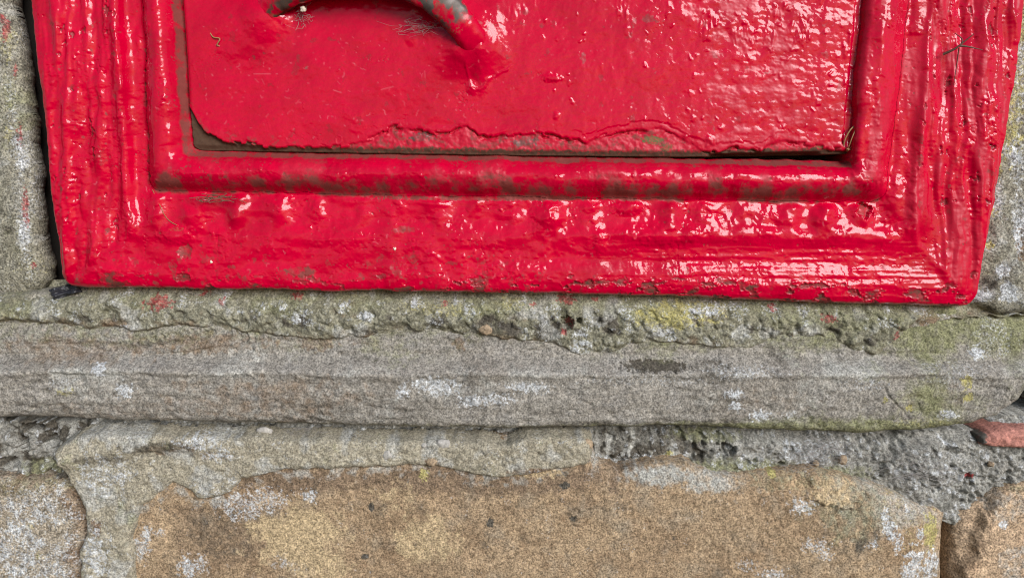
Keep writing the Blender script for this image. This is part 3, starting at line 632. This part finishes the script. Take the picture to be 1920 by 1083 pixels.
def layers_of_paint(x, y, seed, patch):
    n = fbm(x, y, 44, 5, seed, .58); h = 0
    for k in (-.32, -.14, .02, .17, .33):
        h = h + ss(k, k + .012, n)
    m = ss(.0, .28, fbm(x, y, 120, 3, seed + 7) + patch)
    cr = np.exp(-(fbm(x, y, 50, 5, seed + 11, .6) / .011) ** 2) * ss(.05, .3, fbm(x, y, 70, 2, seed + 13) + patch * .6)
    return .30 * h * m - .8 * cr, cr, m
lh, lcr, lm = layers_of_paint(x, y, 260, .30 * ss(.26, .1, T) * (1 - side) - .12)
lh = lh * ss(.03, .07, T) * ss(.93, .88, T)
H += lh
pit1, _, pitc = worley(x, y, 21, 281)
pit = np.exp(-(pit1 / .11) ** 2) * (pitc > .62)
H -= .9 * pit * ss(-.1, .3, fbm(x, y, 100, 2, 284))
H += .15 * fbm(x, y, 8, 2, 282)
# mitre line in the lower right corner and gum of old paint in the lower corners
mz = np.abs(tr - tb) * ss(.05, .15, T) * 0 + np.abs(tr - tb)
H += 1.2 * np.exp(-(mz / .04) ** 2) * ss(.10, .2, T) * ss(.54, .48, T) * (x > 1500)
for (cx, cy, rx, ry, a) in [(200, 470, 40, 60, 5), (330, 440, 30, 14, 5), (1620, 330, 30, 20, 6), (1690, 385, 26, 40, 5), (1015, 405, 16, 26, 4), (1250, 440, 60, 18, 4), (1330, 420, 40, 14, 3), (1440, 420, 20, 22, 4), (1180, 390, 26, 12, 4), (1125, 455, 10, 20, 3), (345, 470, 10, 12, -5)]:
    b = (np.abs(x - cx) < rx * 2.5) & (np.abs(y - cy) < ry * 2.5)
    H[b] += a * spot(x[b], y[b], cx, cy, rx, ry, int(cx), soft=1.3, rag=.28)
# outline
yb_ = Bk[0](x) + 3.0 * fbm(x, y * 0, 60, 4, 240) + 3.5 * ss(.1, .5, fbm(x, y * 0, 90, 2, 241)) * (x > 1350)
xl_ = Lk[0](y) + 2.2 * fbm(x * 0, y, 50, 4, 242); xr_ = Rk[0](y) + 2.5 * fbm(x * 0, y, 60, 4, 243)
ed = smin(smin(x - xl_, xr_ - x, 26), yb_ - y, 34)
r0 = 13.0
q = np.clip(1 - ed / r0, 0, 1)
H -= 16 * (1 - np.sqrt(np.clip(1 - q * q, 0, 1)))
H = np.where(ed < 0, -50 - 110 * ss(0, -3, ed), H)
H = np.where(T > 1.0, -26 - 80 * ss(1.0, 1.03, T), H)
# surface state
fl = fbm(x, y, 70, 4, 250); fs = fbm(x, y, 28, 4, 251, .6)
ledge = ss(.915, .945, T)
A = {}
A['dirt'] = np.clip((0.55 + .4 * ss(-.4, .2, fs)) * ledge * ss(-1, 0, 1 - rgt - .0) * np.where(rgt & (side > .5), .35, 1) + (1 - side) * (0.8 * np.exp(-((T - .665) / .018) ** 2) * ss(-.3, .45, fl + .1) + (.5 * ss(-.4, .4, fbm(x, y, 42, 5, 253, .65)) + .55 * ss(-.2, .4, fl)) * 1.25 * bead * ss(.92, .69, T) + .45 * bead * ss(.84, .93, T) * ss(-.4, .3, fs)
        + 0.45 * ss(.12, .4, fs) * ss(.5, .3, T) * ss(.0, .05, T) * ss(1300, 900, x)) + 0.6 * spots(x, y, [(755, 431, 22, 7, .9), (345, 472, 14, 14), (930, 372, 200, 5, .8), (1625, 395, 12, 14, .9), (560, 510, 30, 10, .7)], 3) + 0.6 * creasez * ss(.0, .4, fs) + .5 * side * out * ss(.42, .6, fs), 0, 1)
A['dirt'] *= np.where(T > .985, .6, 1)
A['film'] = np.clip((.45 + .4 * ss(1400, 900, x)) * bead * (1 - side) * ss(-.4, .25, fl) + 0.35 * ss(.05, .45, fl) * (1 - side) + 0.7 * side * rgt * ss(-.15, .25, fbm(x, y, 50, 4, 252, sy=180)) + .35 * side * ss(.15, .45, fl) * (1 - rgt), 0, .9)
A['dirt'] = np.clip(A['dirt'] + .75 * lcr * ss(.03, .07, T) + .55 * pit * (pitc > .8), 0, 1)
A['chip'] = np.clip(chip * 1.0 + .45 * ss(.3, .42, fbm(x, y, 22, 4, 283, .62)) * lm * out + .5 * lipz * ss(.15, .35, c1), 0, 1)
A['rust_dark'] = np.clip(.55 * creasez * ss(.1, .5, fs) + .6 * lipz * ss(.42, .55, c1), 0, 1)
A['moss'] = np.clip(spots(x, y, [(330, 430, 14, 5, .5)], 4), 0, 1)
A['metal'] = np.zeros(x.shape)
A['scuff'] = scratches(x, y, 21, [(120, 900, 380, 540, 40, 6), (900, 1700, 390, 540, 40, 6), (70, 340, 0, 520, 40, 5), (100, 1800, 300, 540, 120, 2.2)])
inside = T < 1.035
kc = (ed > -4.0) & inside
field('frame_moulding', x, y, 0, H, kc & (T < .672), PAINT, box, A)['label'] = 'outer moulded frame of the post box, red paint wrinkled and chipped'
field('door_surround', x, y, 0, H, kc & (T > .660), PAINT, box, A)['label'] = 'rounded red bead around the door opening with a dusty inner ledge'

# ---- door
x, y = grid(300, 1680, -430, 306, 1.55)
xL = np.interp(y, YL, [312, 342, 348, 353, 361, 369, 379, 385]); xR = np.interp(y, YL, [1670, 1635, 1628, 1618, 1606, 1586, 1560, 1560])
xR = xR + 2.2 * fbm(x * 0, y, 40, 3, 301)
yB = np.interp(x, [340, 640, 960, 1280, 1590], [281, 286, 291, 294, 288])
ed = smin(smin(x - xL, xR - x, 10), yB - y, 16)
pe = np.interp(x, [344, 356, 368, 382, 400, 428, 470, 520, 570, 640, 690, 720, 740, 770, 800, 840, 860, 875, 890, 897, 912, 950, 985, 1010, 1060, 1100, 1140, 1180, 1215, 1240, 1265, 1290, 1310, 1345, 1370, 1395, 1412, 1428, 1442, 1465, 1490, 1520, 1550, 1575, 1600],
               [176, 202, 222, 243, 255, 265, 271, 274, 275, 275, 262, 246, 238, 239, 247, 252, 238, 236, 246, 258, 256, 252, 250, 252, 258, 268, 250, 243, 240, 241, 252, 266, 276, 286, 279, 275, 280, 283, 270, 263, 267, 272, 275, 283, 282])
w1, w2, wc = worley(x, y, 13, 309)
pe = pe + 4.5 * fbm(x, y, 30, 3, 302) * ss(0, 40, x - 352) + 6.5 * (wc - .5) * ss(0, 40, x - 352)
below = ss(-1.5, 2.5, y - pe)                      # 1 where the paint has broken away along the lower edge
H = -7 + 3.5 * fbm(x, y, 320, 2, 303) + 1.1 * fbm(x, y, 70, 3, 304) + 0.25 * fbm(x, y, 14, 3, 305)
rt = ss(880, 1060, x + .25 * y); rr = ss(1180, 1400, x + 30 * fbm(x, y, 120, 2, 9))
H += 0.5 * rt * fbm(x, y, 30, 2, 306, sy=50) + rr * (0.55 * fbm(x, y, 50, 2, 307, sy=24) + 0.3 * fbm(x, y, 14, 2, 308, sy=9))
# grit under the paint on the right half, runs and scratches on the left
f1, f2, cb = worley(x + 7 * fbm(x, y, 16, 2, 17), y + 7 * fbm(x, y, 16, 2, 18), 16, 310)
dens = .90 - .22 * rt - .10 * rr + .05 * ss(150, 260, y)
gm = ss(-.1, .35, fbm(x, y, 90, 3, 319, sy=150))
H += ss(dens, dens + .12, cb) * (.5 + .9 * gm) * np.exp(-(f1 / (.12 + .5 * (cb - dens))) ** 2) * (.3 + .7 * rt * gm)
g1, g2, gb = worley(x + 5 * fbm(x, y, 16, 2, 1), y + 5 * fbm(x, y, 16, 2, 2), 44, 311)
H += (gb > .86) * rt * gm * 2.2 * np.exp(-((g1) / .12) ** 2)
lumpz = ss(.2, .5, fbm(x, y, 60, 3, 312, sy=110)) * rt * ss(190, 40, y)
H += 2.4 * lumpz * np.abs(fbm(x, y, 18, 3, 313, sy=40))
scr = np.exp(-(fbm(x, y, 46, 2, 314, sy=70) / .012) ** 2) * ss(.2, .45, fbm(x, y, 50, 2, 315)) * (1 - rt) * ss(90, 140, y)
H += 0.8 * scr
# swellings and gathered paint where the handle joins the door
for (cx, cy, rx, ry, a) in [(480, 36, 50, 60, 7), (500, 30, 30, 34, 7), (874, 76, 56, 50, 9), (884, 90, 32, 36, 9), (905, 120, 12, 40, 4), (885, 165, 8, 10, 3), (930, 60, 40, 50, 2.5)]:
    b = (np.abs(x - cx) < rx * 2.5) & (np.abs(y - cy) < ry * 2.5)
    H[b] += a * spot(x[b], y[b], cx, cy, rx, ry, int(cx), soft=1.6, rag=.1)
near = np.exp(-((x - 470) / 30) ** 2 - ((y - 40) / 46) ** 2) + np.exp(-((x - 900) / 26) ** 2 - ((y - 110) / 46) ** 2)
H += 1.2 * np.clip(near, 0, 1) * fbm(x, y, 26, 2, 316, sy=70)
run = np.interp(y, [95, 125, 165, 170], [880, 874, 884, 890]); H += 1.2 * np.exp(-((x - run) / 2.4) ** 2) * ss(112, 122, y) * ss(172, 164, y)
H += 1.1 * np.exp(-((y - (168 - (x - 890) * .62) - 9 * fbm(x, y, 40, 2, 5) - 3 * fbm(x, y, 9, 2, 3)) / 3) ** 2) * ss(886, 892, x) * ss(965, 950, x)
H += 2.4 * spot(x, y, 1035, 147, 16, 6, 7, soft=1)
lh, lcr, lm = layers_of_paint(x, y, 290, .4 * ss(50, 12, pe - y) - .5)
H += .9 * lh + .07 * fbm(x, y, 8, 2, 291) * (1 + rt)
rim = np.exp(-((y - pe + 7) / 5) ** 2)
H += .5 * rim * ss(640, 700, x)
ter = ss(-2, 1, y - pe + 13 + 9 * fbm(x, y, 70, 3, 4)) * ss(1040, 1140, x) * ss(1500, 1420, x)
H -= 1.6 * ter
H -= 4.5 * np.exp(-((x - 1606 + 0.09 * y) / 4) ** 2) * 0.3
q = np.clip(1 - ed / 9.0, 0, 1); H -= 7 * (1 - np.sqrt(1 - q * q))
low = -11 + 1.8 * fbm(x, y, 30, 3, 320, .6) + 0.9 * fbm(x, y, 9, 3, 321)
low -= 7 * ss(560, 400, x) * ss(0, 6, y - pe)
dpt = np.clip(y - pe, 0, 60)
low = low - 5 * ss(12, 0, yB - y)
H = lerp(H, low, below)
# dark undercut below the loosened paint
cut = np.exp(-((y - pe - 2.5) / 2.2) ** 2) * (ss(690, 720, x) * ss(1110, 1050, x) + ss(1130, 1160, x)) * ss(-.2, .2, fbm(x, y, 60, 2, 325) + .1)
H -= 6 * cut
slot = ss(1325, 1350, x) * ss(1545, 1520, x)
H = np.where(ed < 0, H - 70 * ss(0, -3, ed), H)
H -= 30 * slot * ss(7, 3, yB - y + 1.0)
A = {}
bd = ss(0, 12, y - pe)
fs = fbm(x, y, 22, 4, 330, .6)
A['rust_dark'] = np.clip(below * (.95 * ss(560, 440, x) + .8 * ss(17, 5, yB - y + 9 * fs) + .25 * ss(.1, .5, fs)) + cut * .35, 0, 1)
A['dirt'] = np.clip(below * (.1 + .5 * ss(-.1, .4, fs)) + .5 * ss(30, 0, pe - y) * ss(.1, .4, fs + .1) * ss(640, 500, x) + .8 * spots(x, y, [(900, 60, 8, 20, .6), (575, 128, 3, 3)], 4), 0, 1)
A['chip'] = np.clip(below * .22 + ss(.52, .6, fbm(x, y, 30, 4, 331)) * .6 + spots(x, y, [(1215, 36, 12, 8, .8), (985, 24, 10, 5, .6), (1252, 25, 5, 5, .5), (560, 110, 4, 8, .7), (905, 145, 16, 22, .35), (485, 110, 14, 26, .35)], 5), 0, 1) * np.where(below > .5, 1, .8)
A['film'] = np.clip(.55 * rr * ss(-.3, .2, fbm(x, y, 60, 4, 332, sy=30)) * ss(1630, 1500, x + 40) + .8 * below * ss(640, 700, x) + .5 * ss(26, 4, pe - y) * ss(1000, 1200, x) + .6 * ss(.25, .5, fbm(x, y, 40, 4, 333)) * ss(230, 160, y) * (1 - rt) * .5 + .5 * ss(26, 8, pe - y) * (1 - rt) + .9 * scr + spots(x, y, [(660, 180, 26, 14, .35)], 6, soft=1.5), 0, .9)
A['dirt'] = np.clip(A['dirt'] + .6 * lcr, 0, 1)
A['moss'] = np.clip(spots(x, y, [(1225, 262, 22, 8, .9), (1250, 276, 14, 8, .7), (1545, 275, 16, 4, .7), (1180, 254, 20, 4, .4)], 7) * below, 0, 1)
A['scuff'] = scratches(x, y, 22, [(420, 900, 110, 240, 60, 6), (470, 900, 130, 235, 5, 50), (380, 900, 40, 260, 130, 2.2), (900, 1580, 10, 250, 160, 2.2)])
A['metal'] = np.clip(spots(x, y, [(790, 258, 26, 10, .5), (985, 265, 26, 10, .5)], 8) * below, 0, 1)
door = field('door', x, y, -9, H, ed > -3.5, PAINT, box, A)
door['label'] = 'flat red door of the post box with paint broken away along its lower edge'

# dark-coloured sheet standing for the dark inside of the box behind the door gaps
x, y = np.meshgrid(np.arange(290, 1700, 30.0), np.arange(-430, 330, 30.0))
field('gap_backing', x, y, -100, np.full(x.shape, -104.0), np.ones(x.shape, bool), BACK, box)

# ---- handle
ctr = [(474, 58, -38), (490, 36, -24), (514, 10, -8), (554, -14, 12), (614, -30, 28), (690, -36, 34), (756, -24, 32), (808, 0, 24), (846, 32, 12), (876, 70, 0), (902, 108, -17), (926, 148, -42)]
P = catmull([wpt(p[0] + 3, p[1] - 5, p[2] + 8) for p in ctr], 16)
n = len(P); seg = 40
T_ = np.gradient(P, axis=0); T_ /= np.linalg.norm(T_, axis=1)[:, None]
nrm = np.cross(T_, np.array([0, -1.0, 0])); nrm /= np.linalg.norm(nrm, axis=1)[:, None]
bi = np.cross(T_, nrm)
a = np.linspace(0, 2 * np.pi, seg, endpoint=False)
s_ = np.linspace(0, 1, n)
ra = np.interp(s_, [0, .1, .3, .55, .74, .84, .92, 1], [28, 24, 24, 26, 27, 25, 17, 6]); rb = np.interp(s_, [0, .15, .5, .76, .88, 1], [18, 16, 16, 17, 14, 7])
U, Vv = np.meshgrid(a, s_ * 560)
dsp = 1 + .07 * fbm(U * 22, Vv, 40, 3, 401) + .045 * fbm(U * 22, Vv, 11, 3, 402)
ca = np.sign(np.cos(U)) * np.abs(np.cos(U)) ** .8; sa = np.sign(np.sin(U)) * np.abs(np.sin(U)) ** .8
V = P[:, None] + (ra[:, None] * ca * dsp)[..., None] * nrm[:, None] + (rb[:, None] * sa * dsp)[..., None] * bi[:, None]
F = []
i = np.arange(n - 1)[:, None] * seg; j = np.arange(seg)[None]; j2 = (j + 1) % seg
F = np.stack([i + j, i + seg + j, i + seg + j2, i + j2], -1).reshape(-1, 4)
front = -(V[..., 1] - P[:, None, 1]) / 18.0                       # +1 towards the viewer
upn = (V[..., 2] - P[:, None, 2]) / 22.0
nz_ = fbm(U * 24, Vv, 46, 4, 403, .6)
zone = np.interp(s_, [.10, .2, .35, .56, .62, .74, .80], [0, .4, .6, .9, 1, .8, 0])[:, None]
A = {'metal': np.clip(zone * ss(-.25, .15, nz_ + .12 * front - .02), 0, 1), 'rust_dark': np.clip(.9 * ss(.0, -.6, upn) * ss(-.2, .3, nz_ + .15) * np.interp(s_, [.08, .15, .68, .78], [0, 1, 1, 0])[:, None], 0, 1),  # underside darkened through the rust layer, by how far it faces down
     'dirt': np.clip(.5 * zone * ss(.05, .3, -nz_), 0, 1), 'chip': np.clip(.6 * ss(.1, .3, fbm(U * 24, Vv, 24, 3, 404)) * zone, 0, 1), 'film': np.zeros(U.shape) + .2, 'moss': np.clip(.4 * ss(.1, .4, fbm(U * 24, Vv, 30, 3, 405)) * ss(.2, -.4, upn), 0, 1)}
me = mesh_arrays('handle', V.reshape(-1, 3) * S, F, A)
link('handle', me, PAINT, door)['label'] = 'arched handle with paint worn through to grey metal'

# ================================================================== LOOSE THINGS CAUGHT ON BOX AND WALL
def strand(pts, n=8): return catmull([wpt(*p) for p in pts], n)
def at_base(o, px, py, h):
    c = wpt(px, py, h) * S
    o.location = c
    o.data.transform(__import__('mathutils').Matrix.Translation(-Vector(c)))
    return o
o = tubes('twig', [(strand([(1768, 102, 3), (1790, 92, 12), (1806, 80, 17), (1826, 64, 22)]), np.linspace(2.6, .8, 25), 7), (strand([(1800, 86, 15), (1816, 88, 17), (1842, 94, 14)]), np.linspace(2.2, .6, 17), 7), (strand([(1800, 88, 15), (1804, 74, 14), (1790, 62, 10)]), np.linspace(1.6, .5, 17), 6), (strand([(1798, 90, 14), (1794, 120, 8), (1788, 160, 6)]), np.linspace(1.2, .5, 17), 6)], TWIG)
tag(at_base(o, 1798, 88, 12), 'thorny brown twig caught on the right side of the red frame', 'twig')
o = tubes('straw', [(strand([(1580, 282, -10), (1584, 262, -2), (1594, 244, 2), (1604, 236, 0), (1606, 246, 1), (1600, 260, 0), (1590, 276, -6)]), 1.5, 6), (strand([(1588, 284, -6), (1596, 262, 6), (1606, 238, 4)]), 1.0, 6), (strand([(1592, 280, -6), (1606, 262, 8), (1612, 230, 8)]), .6, 5)], STRAW)
tag(at_base(o, 1588, 280, -8), 'looped dry straw stuck in the lower right corner of the door gap', 'straw')
o = tubes('straw', [(strand([(394, 62, -8), (400, 70, -5), (412, 73, -4), (407, 84, -5), (412, 87, -8)]), 1.0, 6)], STRAW)
tag(at_base(o, 400, 72, -8), 'bent golden fibre on the door left of the handle', 'straw')
o = tubes('hair', [(strand([(286, 356, -14), (300, 385, -4), (312, 408, -6), (332, 422, -6), (360, 428, -6)]), .6, 5)], STRAW)
tag(at_base(o, 300, 385, -8), 'pale curved hair lying on the lower left of the red frame', 'hair')
def tuft(name, cx, cy, h, rx, ry, rh, n, rad, mat, label, cat, seed, arms=0):
    rn = random.Random(seed); st = []
    for k in range(n):
        a = rn.uniform(0, 6.28); r = rn.uniform(.2, 1)
        x0, y0 = cx + rn.gauss(0, rx * .45), cy + rn.gauss(0, ry * .45)
        pts = []; dx, dy = math.cos(a), math.sin(a) * ry / rx
        Ln = rx * rn.uniform(.25, .9)
        for q in range(4):
            u = q / 3 - .5
            pts.append((x0 + dx * Ln * u + rn.gauss(0, rx * .07), y0 + dy * Ln * u + rn.gauss(0, ry * .1), h + rn.uniform(-.3, 1) * rh * (1 - abs(u))))
        st.append((strand(pts, 5), rad * rn.uniform(.6, 1.3), 4))
    o = tubes(name, st, mat)
    tag(at_base(o, cx, cy, h), label, cat); return o
tuft('cobweb', 566, 32, 2, 26, 22, 10, 24, .25, WEB, 'grey fluff and web under the left end of the handle', 'cobweb', 1)
tuft('cobweb', 790, 52, 4, 50, 16, 14, 44, .2, WEB, 'torn dusty cobweb hanging under the right end of the handle', 'cobweb', 2)
tuft('cobweb', 566, 806, -22, 40, 12, 14, 40, .22, WEB, 'small white cobweb at a hole below the middle of the sill, left of centre', 'cobweb', 3)
tuft('cobweb', 1540, 846, -26, 90, 34, 18, 90, .26, WEB, 'wide fibrous cobweb over the mortar below the right of the sill', 'cobweb', 4)
tuft('root_fibres', 1720, 880, -26, 90, 50, 8, 70, .26, WEB, 'fine pale root fibres clinging to the grey mortar at the lower right', 'fibres', 5)
tuft('cobweb', 405, 372, 6, 46, 9, 6, 26, .5, plain('brown_fibre', (120, 96, 78)), 'brown threads of dust web under the left end of the bead', 'cobweb', 6)
def seed_thing(name, px, py, h, rx, ry, mat, label, cat, sd):
    o = blob(name, px, py, h, rx, ry, min(rx, ry), mat, None, sd); tag(at_base(o, px, py, h), label, cat)
seed_thing('seed', 1721, 313, -16, 5, 4, SEED, 'tiny white seed stuck in the channel of the right upright', 'seed', 3)
seed_thing('seed', 1590, 280, -4, 4, 3, STRAW, 'small yellow seed at the foot of the straw loop', 'seed', 4)
seed_thing('seed', 568, 18, 12, 6, 5, SEED, 'pale seed caught in fluff under the handle', 'seed', 5)
seed_thing('speck', 740, 466, -6, 4, 4, SEED, 'white dropping on the bottom rail of the red frame', 'speck', 6)
seed_thing('speck', 397, 491, -4, 3, 3.5, SEED, 'tiny white speck on the lower left of the red bottom rail', 'speck', 7)
# crumpled black scrap in the hole at the lower left corner
rn = np.random.RandomState(5)
gx, gy = np.meshgrid(np.linspace(0, 1, 26), np.linspace(0, 1, 16))
pxs = 92 + 52 * gx + 10 * gy; pys = 552 - 14 * gx + 18 * (gy - .5)
hh = -40 + 12 * fbm(gx * 60, gy * 40, 22, 3, 8) + 6 * np.sin(gx * 9)
o = field('plastic_scrap', pxs, pys, -40, hh, np.ones(gx.shape, bool), SCRAP, None)
sm = o.modifiers.new('thickness', 'SOLIDIFY'); sm.thickness = 2 * S
tag(at_base(o, 120, 548, -44), 'crumpled black scrap stuffed in the gap at the lower left corner of the post box', 'scrap')
